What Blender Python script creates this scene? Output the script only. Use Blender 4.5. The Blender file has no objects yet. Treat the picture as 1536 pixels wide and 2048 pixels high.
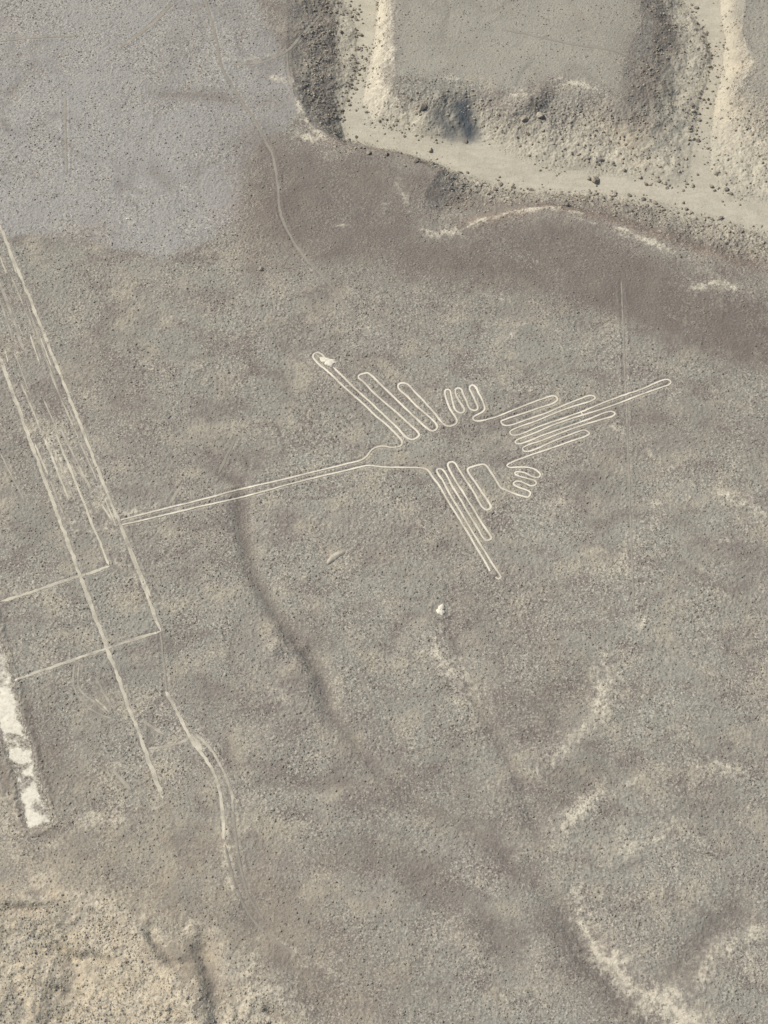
import bpy, math, random
import numpy as np
from mathutils import Vector, Matrix

# ------------------------------------------------------------------ camera, sky, sun, exposure
SC = bpy.context.scene
COL = SC.collection
R = math.radians
CAM_H, PITCH, VFOV = 235.0, 62.0, 36.0
cd = bpy.data.cameras.new("camera"); cam = bpy.data.objects.new("camera", cd); COL.objects.link(cam)
cam.location = (0, 0, CAM_H); cam.rotation_euler = (R(90 - PITCH), 0, 0)
cd.sensor_fit = 'VERTICAL'; cd.angle = R(VFOV); cd.clip_start = 1.0; cd.clip_end = 30000
SC.camera = cam

SUN_EL, SUN_AZ = 45.0, 158.0          # azimuth measured from +x, counter-clockwise: the sun stands to the left, a little ahead
sdir = Vector((math.cos(R(SUN_AZ)) * math.cos(R(SUN_EL)), math.sin(R(SUN_AZ)) * math.cos(R(SUN_EL)), math.sin(R(SUN_EL))))
W = bpy.data.worlds.new("World"); SC.world = W; W.use_nodes = True
wn = W.node_tree.nodes; wl = W.node_tree.links; wn.clear()
sky = wn.new('ShaderNodeTexSky'); sky.sky_type = 'NISHITA'; sky.sun_disc = False
sky.sun_elevation = R(SUN_EL); sky.sun_rotation = R(90 - SUN_AZ); sky.air_density = 1.3; sky.dust_density = 3.0
bg = wn.new('ShaderNodeBackground'); bg.inputs['Strength'].default_value = 0.07
wo = wn.new('ShaderNodeOutputWorld')
wl.new(sky.outputs[0], bg.inputs['Color']); wl.new(bg.outputs[0], wo.inputs['Surface'])
sl = bpy.data.lights.new("sun", 'SUN'); sl.energy = 3.4; sl.angle = R(0.6); sl.color = (1.0, 0.94, 0.835)
so = bpy.data.objects.new("sun", sl); COL.objects.link(so); so.location = (0, 0, 400)
so.rotation_euler = sdir.to_track_quat('Z', 'Y').to_euler()
SC.view_settings.view_transform = 'Standard'; SC.view_settings.look = 'None'
SC.view_settings.exposure = 0.27; SC.view_settings.gamma = 1.0
SC.view_settings.use_curve_mapping = False

# ------------------------------------------------------------------ helpers
def at(px, py, z=0.0):
    """point of the photograph (1536 x 2048) -> point on the level z, in metres"""
    t = math.tan(R(VFOV / 2))
    cx = (px - 768.0) / 1024.0 * t; cy = (1024.0 - py) / 1024.0 * t
    p = R(PITCH)
    dy = math.cos(p) + cy * math.sin(p); dz = -math.sin(p) + cy * math.cos(p)
    k = (z - CAM_H) / dz
    return (cx * k, dy * k)

def atl(pts, z=0.0):
    return np.array([at(x, y, z) for x, y in pts])

_rng = np.random.RandomState(11)
_ang = _rng.rand(256, 256) * 2 * np.pi
_gx, _gy = np.cos(_ang).astype(np.float32), np.sin(_ang).astype(np.float32)
def noise(x, y, wl_, seed=0, rot=0.6):
    """gradient noise, about -1..1, of wavelength wl_ metres"""
    c, s = math.cos(rot + seed), math.sin(rot + seed)
    u = (x * c - y * s) / wl_ + seed * 17.31; v = (x * s + y * c) / wl_ + seed * 9.77
    iu = np.floor(u); iv = np.floor(v); fu = (u - iu).astype(np.float32); fv = (v - iv).astype(np.float32)
    iu = iu.astype(np.int64); iv = iv.astype(np.int64)
    su = fu * fu * fu * (fu * (fu * 6 - 15) + 10); sv = fv * fv * fv * (fv * (fv * 6 - 15) + 10)
    def g(a, b):
        i = (iu + a) & 255; j = (iv + b) & 255
        return _gx[i, j] * (fu - a) + _gy[i, j] * (fv - b)
    a = g(0, 0); b = g(1, 0); c2 = g(0, 1); d = g(1, 1)
    return 1.5 * ((a + (b - a) * su) * (1 - sv) + (c2 + (d - c2) * su) * sv)

def fbm(x, y, wl_, octs, seed=0, gain=0.5):
    r = 0; a = 1.0; t = 0
    for k in range(octs):
        r = r + a * noise(x, y, wl_ / 2 ** k, seed + k * 0.71); t += a; a *= gain
    return r / t

def sm(a, b, x):
    t = np.clip((x - a) / (b - a), 0, 1); return t * t * (3 - 2 * t)

# the ground is one grid with fine spacing where the photograph looks and wide spacing out to the horizon
def axis(lo, hi, st, far):
    core = np.arange(lo, hi + st * 0.5, st)
    out = []; d = st; p = 0
    while p < far:
        d = min(d * 1.22, 400); p += d; out.append(p)
    out = np.array(out)
    return np.concatenate([lo - out[::-1], core, hi + out])
X0, X1, Y0, Y1, ST = -97.0, 97.0, 22.0, 262.0, 0.15
xs = axis(X0, X1, ST, 6000); ys = axis(Y0, Y1, ST, 6000)
NX, NY = len(xs), len(ys)
GX, GY = np.meshgrid(xs, ys)            # [row y, col x]
GX = GX.astype(np.float32); GY = GY.astype(np.float32)

def seg_dist(pts, maxd, arr=None, closed=False):
    """distance in metres of every grid vertex to a polyline, capped at maxd"""
    D = np.full(GX.shape, maxd, np.float32) if arr is None else arr
    n = len(pts)
    for i in range(n if closed else n - 1):
        ax, ay = pts[i]; bx, by = pts[(i + 1) % n]
        i0 = np.searchsorted(xs, min(ax, bx) - maxd); i1 = np.searchsorted(xs, max(ax, bx) + maxd)
        j0 = np.searchsorted(ys, min(ay, by) - maxd); j1 = np.searchsorted(ys, max(ay, by) + maxd)
        if i1 <= i0 or j1 <= j0: continue
        gx = GX[j0:j1, i0:i1]; gy = GY[j0:j1, i0:i1]
        dx, dy = bx - ax, by - ay; L = dx * dx + dy * dy + 1e-9
        t = np.clip(((gx - ax) * dx + (gy - ay) * dy) / L, 0, 1)
        d = np.hypot(gx - ax - t * dx, gy - ay - t * dy)
        D[j0:j1, i0:i1] = np.minimum(D[j0:j1, i0:i1], d)
    return D

def inside(pts):
    M = np.zeros(GX.shape, bool); n = len(pts)
    xa, xb = pts[:, 0].min(), pts[:, 0].max(); ya, yb = pts[:, 1].min(), pts[:, 1].max()
    i0, i1 = np.searchsorted(xs, [xa, xb]); j0, j1 = np.searchsorted(ys, [ya, yb])
    gx = GX[j0:j1, i0:i1]; gy = GY[j0:j1, i0:i1]; m = np.zeros(gx.shape, bool)
    for i in range(n):
        ax, ay = pts[i]; bx, by = pts[(i + 1) % n]
        if ay == by: continue
        c = ((ay > gy) != (by > gy)) & (gx < (bx - ax) * (gy - ay) / (by - ay) + ax)
        m ^= c
    M[j0:j1, i0:i1] = m
    return M

def sdf(pts, maxd):
    """signed distance, positive inside, capped at +-maxd"""
    d = seg_dist(pts, maxd, closed=True); m = inside(pts)
    return np.where(m, d, -d)

# ------------------------------------------------------------------ shape of the land
H = 4.2
FLOOR_PX = [(665,-320),(678,-120),(685,0),(715,60),(716,130),(694,200),(680,240),(690,280),(760,296),(830,312),(900,338),(960,362),(1040,380),
            (1130,384),(1250,392),(1330,412),(1440,440),(1536,470),(1700,520),(1900,590),(2300,640),(2300,560),(1900,500),(1700,440),(1536,405),
            (1455,392),(1420,340),(1424,270),(1430,200),(1446,140),(1452,80),(1440,20),(1440,-60),(1460,-320),(1340,-320),(1350,-60),(1372,10),(1412,70),(1425,120),(1412,170),
            (1396,220),(1386,290),(1374,366),(1335,372),(1270,352),(1200,345),(1120,340),(1060,325),(1010,300),(960,280),(925,272),(880,278),(800,262),(748,242),
            (728,205),(738,140),(750,70),(757,0),(770,-120),(790,-320)]
PLAIN_PX = [(520,-330),(550,-120),(570,-20),(572,60),(572,120),(588,190),(622,250),(690,290),(770,303),(830,318),(878,342),(850,385),(838,420),(870,450),
            (960,438),(1100,414),(1200,436),(1300,478),(1400,515),(1536,560),(1700,610),(2000,700),(2500,800),(2500,2600),(-900,2600),(-900,-330)]
MESA_PX = [(800,-330),(780,-100),(782,0),(785,60),(792,150),(850,158),(900,155),(960,168),(1040,196),(1078,160),(1100,158),(1180,176),(1245,180),(1250,120),(1280,40),(1280,-60),(1260,-330)]
EAST_PX = [(1530,-330),(1500,-60),(1482,60),(1506,120),(1486,172),(1540,196),(1700,260),(2000,330),(2400,420),(2400,-330)]
FL = atl(FLOOR_PX, -H)
def zpoly(p): return atl(p, 0)
MX = 30.0
dF = sdf(FL, MX)
dP = sdf(zpoly(PLAIN_PX), MX); dM = sdf(zpoly(MESA_PX), MX); dE = sdf(zpoly(EAST_PX), MX)
wob = (0.9 * fbm(GX, GY, 7, 4, 3)).astype(np.float32)
dT = np.maximum(np.maximum(dP, dM), dE) + wob * 0.8
dFw = dF + wob * 0.5
core = (GX > X0 - 40) & (GX < X1 + 60) & (GY > Y0 - 20) & (GY < Y1 + 60)
far_plain = (GY < 150) | (GX < -60)
below = np.clip(-dFw, 0, MX); above = np.clip(-dT, 0, MX)
t = below / (below + above + 1e-4)
t = np.where((below <= 0), 0, t)
t = np.where(above <= 0, 1, t)
t = np.where(far_plain, 1, t)
# land outside the surveyed outlines goes back to the plain's level
outF = np.maximum(np.maximum(np.abs(GX) - 210, GY - 320), 0)
t = np.clip(t + sm(0, 60, outF), 0, 1).astype(np.float32)
slope_m = np.where((t > 0.02) & (t < 0.985), 1.0, 0.0).astype(np.float32)
prof = 0.72 * t ** 0.9 + 0.28 * sm(0.0, 1.0, t)
Z = -H * (1 - prof)
slope_w = sm(0.0, 0.15, t) * (1 - sm(0.62, 1.0, t + 0.1 * wob))
ero = fbm(GX, GY, 9, 5, 5, 0.55)
Z = Z + slope_w * (0.75 * ero + 0.30 * fbm(GX, GY, 2.2, 3, 8))
tw = t + 0.22 * fbm(GX, GY, 5, 4, 81)

# corner hillside, lower left: the plain breaks off there
HILL_PX = [(-500,1760),(0,1792),(60,1800),(120,1795),(200,1812),(250,1840),(300,1885),(350,1905),(390,1960),(430,1990),(455,1955),(480,1960),(560,2000),(640,2060),(760,2200),(900,2500),(-500,2600)]
dH = sdf(atl(HILL_PX), 24.0) + 1.3 * fbm(GX, GY, 8, 4, 21)
hin = np.clip(dH, 0, 24)
Z = Z - (0.30 * hin + 0.006 * hin * hin) * (1 + 0.25 * fbm(GX, GY, 12, 3, 23)) + sm(0, 4, dH) * (0.9 * (0.35 - np.abs(noise(GX * 0.75 + GY * 0.66, GY * 0.25 - GX * 0.22, 4.5, 27))) + 0.25 * fbm(GX, GY, 5, 3, 24) + 0.25 * fbm(GX, GY, 1.6, 2, 25))

# shallow washes
WASH = [  # px polyline, half width m, depth m
    ([(395,900),(440,935),(478,965),(486,1060),(508,1150),(548,1220),(590,1270),(640,1345),(668,1430),(700,1475)], 2.3, 0.5),
    ([(600,1285),(640,1345),(668,1430),(720,1500),(770,1560),(850,1615),(950,1655),(1040,1740),(1110,1800)], 2.1, 0.30), ([(1040,1720),(1100,1790),(1150,1840)], 2.4, 0.3),
    ([(905,1110),(902,1250),(938,1380),(990,1470),(1040,1560),(1080,1680),(1120,1770)], 1.9, 0.24),
    ([(1120,1770),(1150,1850),(1200,1930),(1260,1990),(1320,2060),(1400,2200)], 4.0, 1.0),
    ([(480,1560),(600,1570),(740,1560)], 2.0, 0.25),
    ([(1536,1800),(1450,1850),(1370,1930),(1320,2010)], 4.0, 0.5),
    ([(440,1780),(520,1860),(620,1940),(700,2060)], 5.0, 0.6),
    ([(0,1900),(150,1930),(260,2010)], 3.0, 0.4),
    ([(385,1860),(410,1910),(428,1970),(440,2090)], 2.2, 1.3), ([(290,1835),(303,1872),(350,1925),(400,1932)], 1.3, 0.9), ([(0,1812),(90,1818)], 0.9, 0.6), ([(100,1878),(140,1905),(190,1908),(240,1930)], 0.8, 0.7), ([(90,1960),(170,1990)], .8, .5), ([(330,2010),(380,2048)], 1.0, .6), ([(520,2010),(600,2060)], 1.0, .7),
    ([(560,1700),(800,1720),(950,1840),(1100,1960)], 5.0, 0.35),
    ([(1090,1440),(1190,1350)], 5.0, 0.25),
    ([(1250,1520),(1130,1600),(1030,1640)], 4.0, 0.3)]
wash_m = np.zeros(GX.shape, np.float32)
for pts, hw, dp in WASH:
    hw *= 0.82; P_ = atl(pts); en = sm(0, min(9, 0.22 * np.hypot(*np.diff(P_, axis=0).T).sum()), np.minimum(np.hypot(GX - P_[0][0], GY - P_[0][1]), np.hypot(GX - P_[-1][0], GY - P_[-1][1]))); d = seg_dist(atl(pts), hw * 2.6) + wob * hw * 0.34
    k = np.exp(-(np.clip(d, 0, None) / hw) ** 2 * 1.3) * (d < hw * 2.5); kc = np.exp(-(np.clip(d, 0, None) / (hw * 0.8)) ** 4) * (d < hw * 2.5)
    k = k * en; kc = kc * en; Z = Z - dp * k
    wash_m = np.maximum(wash_m, (0.75 * kc + 0.25 * k) * min(0.75, 0.35 + dp * 0.6))

# gentle undulation everywhere
und = 0.55 * fbm(GX, GY, 38, 4, 31, 0.6)
Z = Z + np.where(core, 1, 1) * und * (0.35 + 0.65 * t) * sm(-1, 0, t - 0.5 + 0.5)

# ------------------------------------------------------------------ colour masks of the land (dust, patina, sand, painted window glare), in metres on the ground
def smask(strokes, soft=False):
    M = np.zeros(GX.shape, np.float32)
    for pts, w, a in strokes:
        P = atl(pts); R_ = w * 3 + 1.5
        d0 = seg_dist(P, R_); m = d0 < R_ * 0.999
        if not m.any(): continue
        d = d0[m]; ends = np.minimum(np.hypot(GX[m] - P[0][0], GY[m] - P[0][1]), np.hypot(GX[m] - P[-1][0], GY[m] - P[-1][1]))
        d = d + warp[m] * (0.35 + 0.55 * w) * 0.9
        v = a * (0.56 * np.exp(-(np.clip(d, 0, None) / (w * 1.7)) ** 1.25) + 0.34 * np.exp(-(np.clip(d + thin[m] * w, 0, None) / (w * 0.42)) ** 2)) * (0.55 + 0.45 * sm(0, 2.2, ends)) * (1 - sm(0.75, 1.0, d0[m] / R_)) * (1.0 + 0.8 * brk[m])
        if soft:
            d = d0[m] + (warp[m] + wob[m]) * 0.45 * w ** 0.7
            v = a * np.exp(-(np.clip(d, 0, None) / (w * 1.15)) ** 1.8) * (0.6 + 0.4 * sm(0, 4, ends)) * (1 - sm(0.75, 1.0, d0[m] / R_)) * (1 + 0.2 * brk[m])
        M[m] = np.maximum(M[m], v)
    return M
warp = (0.6 * noise(GX, GY, 3.1, 91) + 0.6 * noise(GX, GY, 1.3, 92) + 0.35 * noise(GX, GY, 0.6, 93)).astype(np.float32)
thin = (0.55 * noise(GX, GY, 2.4, 96) + 0.5 * noise(GX, GY, 5.5, 97)).astype(np.float32)
brk = (0.7 * noise(GX, GY, 4.5, 94) + 0.5 * noise(GX, GY, 1.9, 95)).astype(np.float32)

PALE = [
 ([(540,155),(582,160),(596,200),(622,250),(660,284)], 0.9, .8), ([(598,268),(634,280)], .7, 1.2), ([(560,155),(575,165)], 1.0, .9),
 ([(862,465),(918,464)], 1.0, 1.2), ([(915,464),(960,441),(1030,422),(1100,416),(1165,427)], .5, 1.1), ([(1225,450),(1300,484),(1352,506)], .55, .8),
 ([(1290,480),(1352,505)], 1.0, .9), ([(1388,576),(1430,568),(1498,582)], .8, 1.0), ([(675,451),(700,451)], .3, .9), ([(1110,425),(1200,450),(1290,486)], .35, .5),
 ([(1030,175),(1060,186)], 1.0, .6), ([(1120,160),(1190,176)], 1.0, .9), ([(1010,190),(1070,190)], .7, .8), ([(890,156),(930,160)], .8, .6),
 ([(782,0),(776,80),(786,140)], 1.0, .7), ([(1490,80),(1508,120),(1488,172)], 1.4, .4), ([(900,350),(1000,378),(1100,395)], .5, .4),
 ([(800,350),(795,375),(815,400),(820,425)], .9, .6), ([(770,410),(765,430)], .7, .6),
 ([(1212,1320),(1200,1400),(1180,1450)], 1.8, .85), ([(1190,1440),(1130,1500),(1085,1530)], 1.8, .65), ([(1218,1325),(1270,1385)], .5, .5), ([(1230,1405),(1190,1420)], 1.0, .7),
 ([(1205,1588),(1170,1615),(1125,1655)], 1.3, .9), ([(1290,1555),(1240,1572)], .8, .6), ([(1230,1705),(1300,1688),(1370,1690)], 3.2, .55),
 ([(1400,980),(1450,992),(1536,1035)], 1.3, .7), ([(1290,1012),(1370,1000),(1420,1010)], 1.0, .5), ([(1430,1090),(1530,1060)], 1.0, .4), ([(1370,1530),(1500,1545)], 1.2, .7),
 ([(1300,1215),(1290,1245),(1276,1270)], .6, .8), ([(1275,1190),(1262,1290)], 2.2, .3),
 ([(1152,1770),(1160,1830),(1200,1905),(1262,1962)], 1.4, .85), ([(1210,1920),(1262,1962),(1330,2010),(1420,2070)], 2.6, .9), ([(1375,1985),(1330,2005)], 2.0, .9), ([(1260,1960),(1300,2040)], 1.4, .7),
 ([(1536,1845),(1450,1893),(1375,1965)], 2.0, .6), ([(1536,1915),(1470,1955)], 2.0, .55), ([(1140,1730),(1150,1790)], 1.3, .4),
 ([(862,1288),(895,1330),(935,1385)], 2.2, .85), ([(875,1195),(882,1218)], 1.6, .6), ([(868,1152),(890,1168)], .8, .6), ([(640,1318),(668,1330)], .9, .6), ([(650,1380),(700,1350)], 1.0, .4),
 ([(1042,655),(1065,640)], .8, .6), ([(985,690),(1042,660)], .7, .6), ([(700,662),(766,652)], .5, .7), ([(955,588),(1035,602)], .7, .5), ([(1050,775),(1075,775)], 1.0, .6), ([(1105,1005),(1125,1008)], 1.3, 1.0),
 ([(290,722),(325,738)], 1.6, .6), ([(355,905),(345,920)], 1.0, .3), ([(1208,830),(1240,860),(1262,880)], 1.0, .5), ([(1298,905),(1312,916)], .5, .9), ([(1470,937),(1495,935)], .7, .7),
 ([(150,660),(185,680)], 1.5, .5), ([(210,1022),(225,1060)], 1.6, .7), ([(232,1100),(262,1150)], 2.2, .5), ([(130,1045),(160,1045)], 1.0, .7), ([(190,1230),(200,1240)], 1.2, .5), ([(400,1012),(260,1040)], .9, .55),
 ([(30,1180),(50,1215)], 1.4, .4), ([(340,1390),(360,1430)], 1.3, .5), ([(360,1430),(430,1520)], 2.0, .35), ([(450,1630),(452,1710),(470,1790),(480,1830)], 1.0, .6), ([(540,1618),(500,1650),(458,1700)], .8, .6),
 ([(130,1640),(240,1632),(300,1610)], 1.4, .7), ([(200,1605),(290,1600)], 1.2, .5), ([(0,1640),(40,1660)], 2.5, .6), ([(0,1580),(20,1620)], 2.0, .5), ([(0,1690),(60,1745),(110,1770)], 2.6, .55), ([(90,1688),(125,1700)], 1.2, .7),
 ([(200,1815),(262,1842),(300,1888)], 1.8, .9), ([(295,1862),(320,1880),(345,1905)], 1.5, 1.0), ([(350,1870),(395,1845)], .9, .8), ([(380,1828),(392,1870)], .6, .8), ([(445,1890),(458,1930)], .8, .9), ([(482,1940),(500,1930)], 1.6, 1.1),
 ([(480,1975),(550,1990),(600,2030)], 1.8, .8), ([(610,2035),(640,2028)], .7, .9), ([(420,1865),(440,1858)], .6, .7), ([(400,1935),(380,1985)], 1.0, .6),
 ([(0,1800),(120,1798)], 1.5, .6), ([(0,1880),(150,1900),(280,1960),(330,2040)], 7.0, .45), ([(120,1800),(180,1805),(240,1830),(290,1880)], 1.6, .9), ([(300,1890),(300,1940),(330,1980)], 1.6, .6), ([(200,1930),(260,1925)], 1.5, .6), ([(345,1552),(360,1553)], .6, .7), ([(560,1270),(590,1330)], 2.6, .3), ([(530,1370),(590,1390)], 2.0, .4), ([(900,1850),(960,1910),(1020,1960)], 2.5, .3), ([(560,2000),(640,2048)], 2.0, .5), ([(882,1300),(905,1345),(935,1385)], 2.0, .5), ([(500,1985),(580,2040)], 3.0, .5), ([(1210,1450),(1130,1510)], 3.5, .35),
 ([(0,705),(20,704)], .7, .9), ([(60,666),(72,664)], .45, 1.1), ([(20,700),(42,708)], .3, .7), ([(620,960),(500,985)], 1.2, .3),
 ([(100,462),(140,462),(180,470)], 2.6, .4), ([(210,200),(215,215)], 2.0, .4), ([(100,700),(90,640)], 1.4, .2), ([(140,860),(200,900)], 3.0, .2), ([(90,860),(140,960)], 3.0, .6), ([(140,900),(190,960)], 2.2, .5), ([(20,560),(75,690)], 1.6, .3), ([(60,680),(120,820)], 2.2, .25), ([(200,1000),(235,1050)], 1.6, .75), ([(235,1035),(320,1015)], .9, .6), ([(160,990),(218,1120)], 2.4, .3), ([(483,1800),(500,1850),(540,1900)], .8, .3), ([(470,1650),(478,1730)], .4, .35), ([(547,1873),(620,1920),(700,1965)], .7, .45), ([(560,1905),(640,1950)], .6, .3), ([(380,1480),(330,1500)], 1.0, .3), ([(1420,1320),(1536,1400)], 4.0, .25), ([(1350,1100),(1200,1150)], 1.6, .35), ([(1150,1110),(1230,1100)], .6, .4), ([(700,1060),(800,1040)], 3.0, .3), ([(600,830),(680,860)], 3.0, .3), ([(820,900),(960,880)], 4.0, .22), ([(450,640),(600,560)], 4.0, .3), ([(250,600),(400,640)], 5.0, .25), ([(760,1200),(640,1220)], 4.0, .2), ([(1020,1540),(1040,1580)], 2.4, .4),
 ([(270,200),(300,215)], 2.2, .3), ([(560,290),(600,270)], .5, .4), ([(380,165),(405,158)], 1.4, .35), ([(220,398),(250,398)], .7, .3), ([(420,120),(500,120),(570,105)], .8, .45)]
MAUVE = [
 ([(180,1720),(300,1790),(420,1830),(520,1880)], 4.5, .55), ([(300,1660),(420,1700)], 4.0, .35),
 ([(520,300),(600,330),(700,360),(760,400)], 7.0, .75), ([(600,440),(760,480),(900,520),(1040,530),(1180,530),(1300,560),(1420,610),(1560,650)], 7.5, .95), ([(960,480),(1100,465),(1220,500)], 4.0, .9), ([(1050,500),(1200,560),(1350,640),(1536,720)], 6.0, .6), ([(830,330),(860,400),(980,410),(1100,400)], 2.5, .8), ([(540,60),(560,20)],3.,.5), ([(700,120),(690,180)], 1.6, .5),
 ([(560,130),(620,60),(660,20)], 4.0, .6), ([(620,180),(650,230)], 3.0, .4), ([(1280,90),(1300,160),(1330,230)], 5.0, .6), ([(1300,250),(1335,360)], 5.5, .9), ([(1330,0),(1350,120),(1370,200),(1350,300)], 5.0, 1.0), ([(640,-40),(665,60),(660,150),(640,220)], 6.5, .62), ([(600,40),(590,100)],3.,.6), ([(880,380),(1000,400),(1200,415),(1400,480),(1536,530)], 2.2, .8), ([(830,360),(900,420)], 4.0, .7), ([(1075,180),(1060,230)], 2.0, .6),
 ([(100,485),(200,470)], 2.0, .5), ([(180,700),(230,760),(260,820)], 4.0, .4), ([(1250,820),(1400,860),(1500,850)], 6.0, .35), ([(1050,1430),(1130,1400)], 5.0, .7), ([(1180,1530),(1110,1590),(1020,1630)], 4.0, .5),
 ([(700,1440),(660,1400)], 3.0, .4), ([(320,1350),(520,1430)], 3.0, .3), ([(300,1640),(120,1700),(0,1740)], 4.0, .5), ([(500,1780),(560,1860),(640,1900),(760,1980)], 6.0, .6), ([(340,1920),(400,1925)], 3.0, .9), ([(420,1950),(440,2048)], 2.2, .9), ([(280,1830),(300,1870),(330,1860)], 2.0, .9), ([(330,1890),(370,1930),(420,1920)], 2.2, 1.0), ([(560,1960),(620,2000),(680,2048)], 3.0, .6), ([(480,1950),(470,1990)], 1.0, .7),
 ([(430,900),(470,950)], 1.8, .5), ([(90,1400),(110,1500),(130,1600)], 2.2, .6), ([(45,1370),(72,1480),(105,1590)], 1.0, .8), ([(0,1500),(20,1590),(50,1660),(90,1670),(140,1650)], .9, .9), ([(620,1250),(640,1330),(680,1400)], 2.5, .4), ([(1370,1540),(1420,1640)], 5.0, .3),
 ([(0,1275),(12,1330),(28,1372)], .9, .6), ([(380,60),(320,180)], 4.0, .3), ([(300,188),(380,188),(480,200)], 1.6, .7), ([(500,210),(600,200)], 3.0, .4), ([(900,1540),(960,1640),(1040,1750)], 3.0, .45), ([(1120,1830),(1180,1930),(1260,2020),(1320,2070)], 3.0, .9),
 ([(490,905),(510,920)], 2.4, .6), ([(975,1620),(1000,1700),(1050,1780)], .6, .7), ([(480,1000),(486,1060),(505,1145),(548,1225)], 1.2, .8), ([(700,1560),(850,1600)], 3.0, .4), ([(150,1320),(190,1400)], 3.0, .3), ([(960,1180),(1000,1250)], 5.0, .3), ([(0,780),(120,1100)], 3.0, .2)]
RUST = [([(920,450),(1000,430),(1100,408),(1200,424),(1300,455),(1400,492),(1536,530)], 1.6, .9), ([(620,272),(700,290),(800,306),(880,335)], 1.2, .5), ([(1220,430),(1330,470),(1420,500)], 1.4, .8), ([(520,380),(500,450),(560,500)], 5.0, .35), ([(1345,245),(1340,300)], 1.0, .3), ([(180,460),(200,470)], 3., .2)]
OCHRE = [([(1255,250),(1268,290)], 1.2, 1.0), ([(1210,230),(1240,260)], 1.6, .6), ([(1450,190),(1490,215)], 2.5, .5), ([(60,1980),(150,1960),(260,2000)], 14.0, 1.0), ([(0,1860),(60,1850),(200,1880)], 9.0, .95), ([(300,2000),(350,2048)], 5.0, .5), ([(500,1975),(540,1990)], 2.0, .4), ([(1500,140),(1470,110)], 2.0, .4)]
pale = smask(PALE); mauve = np.maximum(smask(MAUVE, True) * 0.9, wash_m); rust = smask(RUST, True); ochre = smask(OCHRE)
# rills: thin dark threads of settled dust winding over the plain; pale marks are low banks
_wx = 3.5 * noise(GX, GY, 11, 101); _wy = 3.5 * noise(GX, GY, 9, 102)
_u = (GX + _wx) * 0.80 + (GY + _wy) * 0.60; _v = -(GX + _wx) * 0.60 + (GY + _wy) * 0.80
rill = sm(0.78, 1.0, 1 - np.abs(noise(_u, _v * 0.45, 9.0, 103))) * sm(0.0, 0.5, noise(GX, GY, 26, 104) + 0.1)
rill2 = sm(0.74, 1.0, 1 - np.abs(noise(_u * 0.5, _v, 6.0, 105))) * sm(0.1, 0.6, noise(GX, GY, 20, 106))
rill = np.maximum(rill, rill2 * 0.8) * t
Z = Z - 0.07 * rill * (1 + 0.5 * brk) + 0.22 * np.clip(pale, 0, 1) * t
mauve = np.maximum(mauve, 0.34 * rill * (1 + 0.8 * brk))
pale = np.maximum(pale, 0.62 * sm(-0.5, 3.0, dH) * (1 + 0.6 * brk))
BAND_PX = [(500,270),(620,285),(780,308),(868,345),(850,450),(960,445),(1100,425),(1200,445),(1400,560),(1536,620),(1800,700),(1800,800),(1536,750),(1400,720),(1200,640),(1050,600),(900,565),(760,545),(620,540),(520,480),(485,400)]
_b = sdf(atl(BAND_PX), 12.0) + 2.0 * warp + 1.5 * wob
mauve = np.maximum(mauve, sm(-3.0, 5.0, _b) * (0.80 + 0.12 * sm(20, 60, GX)) * (1 + 0.16 * brk))
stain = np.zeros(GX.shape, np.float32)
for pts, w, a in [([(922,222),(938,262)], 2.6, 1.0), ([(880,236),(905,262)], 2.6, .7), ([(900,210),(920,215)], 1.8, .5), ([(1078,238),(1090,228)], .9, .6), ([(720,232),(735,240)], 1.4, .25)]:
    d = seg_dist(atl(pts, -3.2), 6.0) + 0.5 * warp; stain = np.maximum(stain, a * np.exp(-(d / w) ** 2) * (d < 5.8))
GLARE_PX = [(-900,-330),(480,-330),(515,0),(545,60),(575,130),(600,215),(565,262),(505,300),(488,350),(478,430),(420,480),(330,520),(250,500),(110,478),(0,470),(-300,460),(-900,440)]
glare = sm(-1.0, 1.6, sdf(atl(GLARE_PX), 8.0) + wob * 1.0) * (1.0 - 0.15 * sm(200, 250, GY))  # pale bluish window reflection, painted into the ground colour with a soft edge
MESA_T = sm(-1, 3, dM)
hillm = sm(-0.8, 1.5, dH)
sandm = sm(-0.6, 1.0, dFw) * (~far_plain)
mside = sm(-6, 6, np.maximum(dM, dE) - dP)
sandc = np.where(far_plain, 0, np.clip(1 - sm(0.02 + 0.24 * mside, 0.40 + 0.42 * mside, tw + 0.10), 0, 1)) * (t < 0.97)
slopec = (1 - sm(0.40, 0.92, tw)) * (~far_plain)
sandc = np.maximum(sandm, sandc * 0.9)
slopem = slope_w * (~far_plain)
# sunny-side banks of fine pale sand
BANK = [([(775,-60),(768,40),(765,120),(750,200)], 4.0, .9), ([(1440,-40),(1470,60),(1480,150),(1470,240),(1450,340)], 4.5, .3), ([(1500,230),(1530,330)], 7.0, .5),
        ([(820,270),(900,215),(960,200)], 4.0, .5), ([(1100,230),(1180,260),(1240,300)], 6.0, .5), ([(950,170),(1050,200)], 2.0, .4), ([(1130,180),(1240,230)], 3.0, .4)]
bank = smask([([(x, y) for x, y in p], w, a) for p, w, a in BANK]) * slopem

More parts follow.
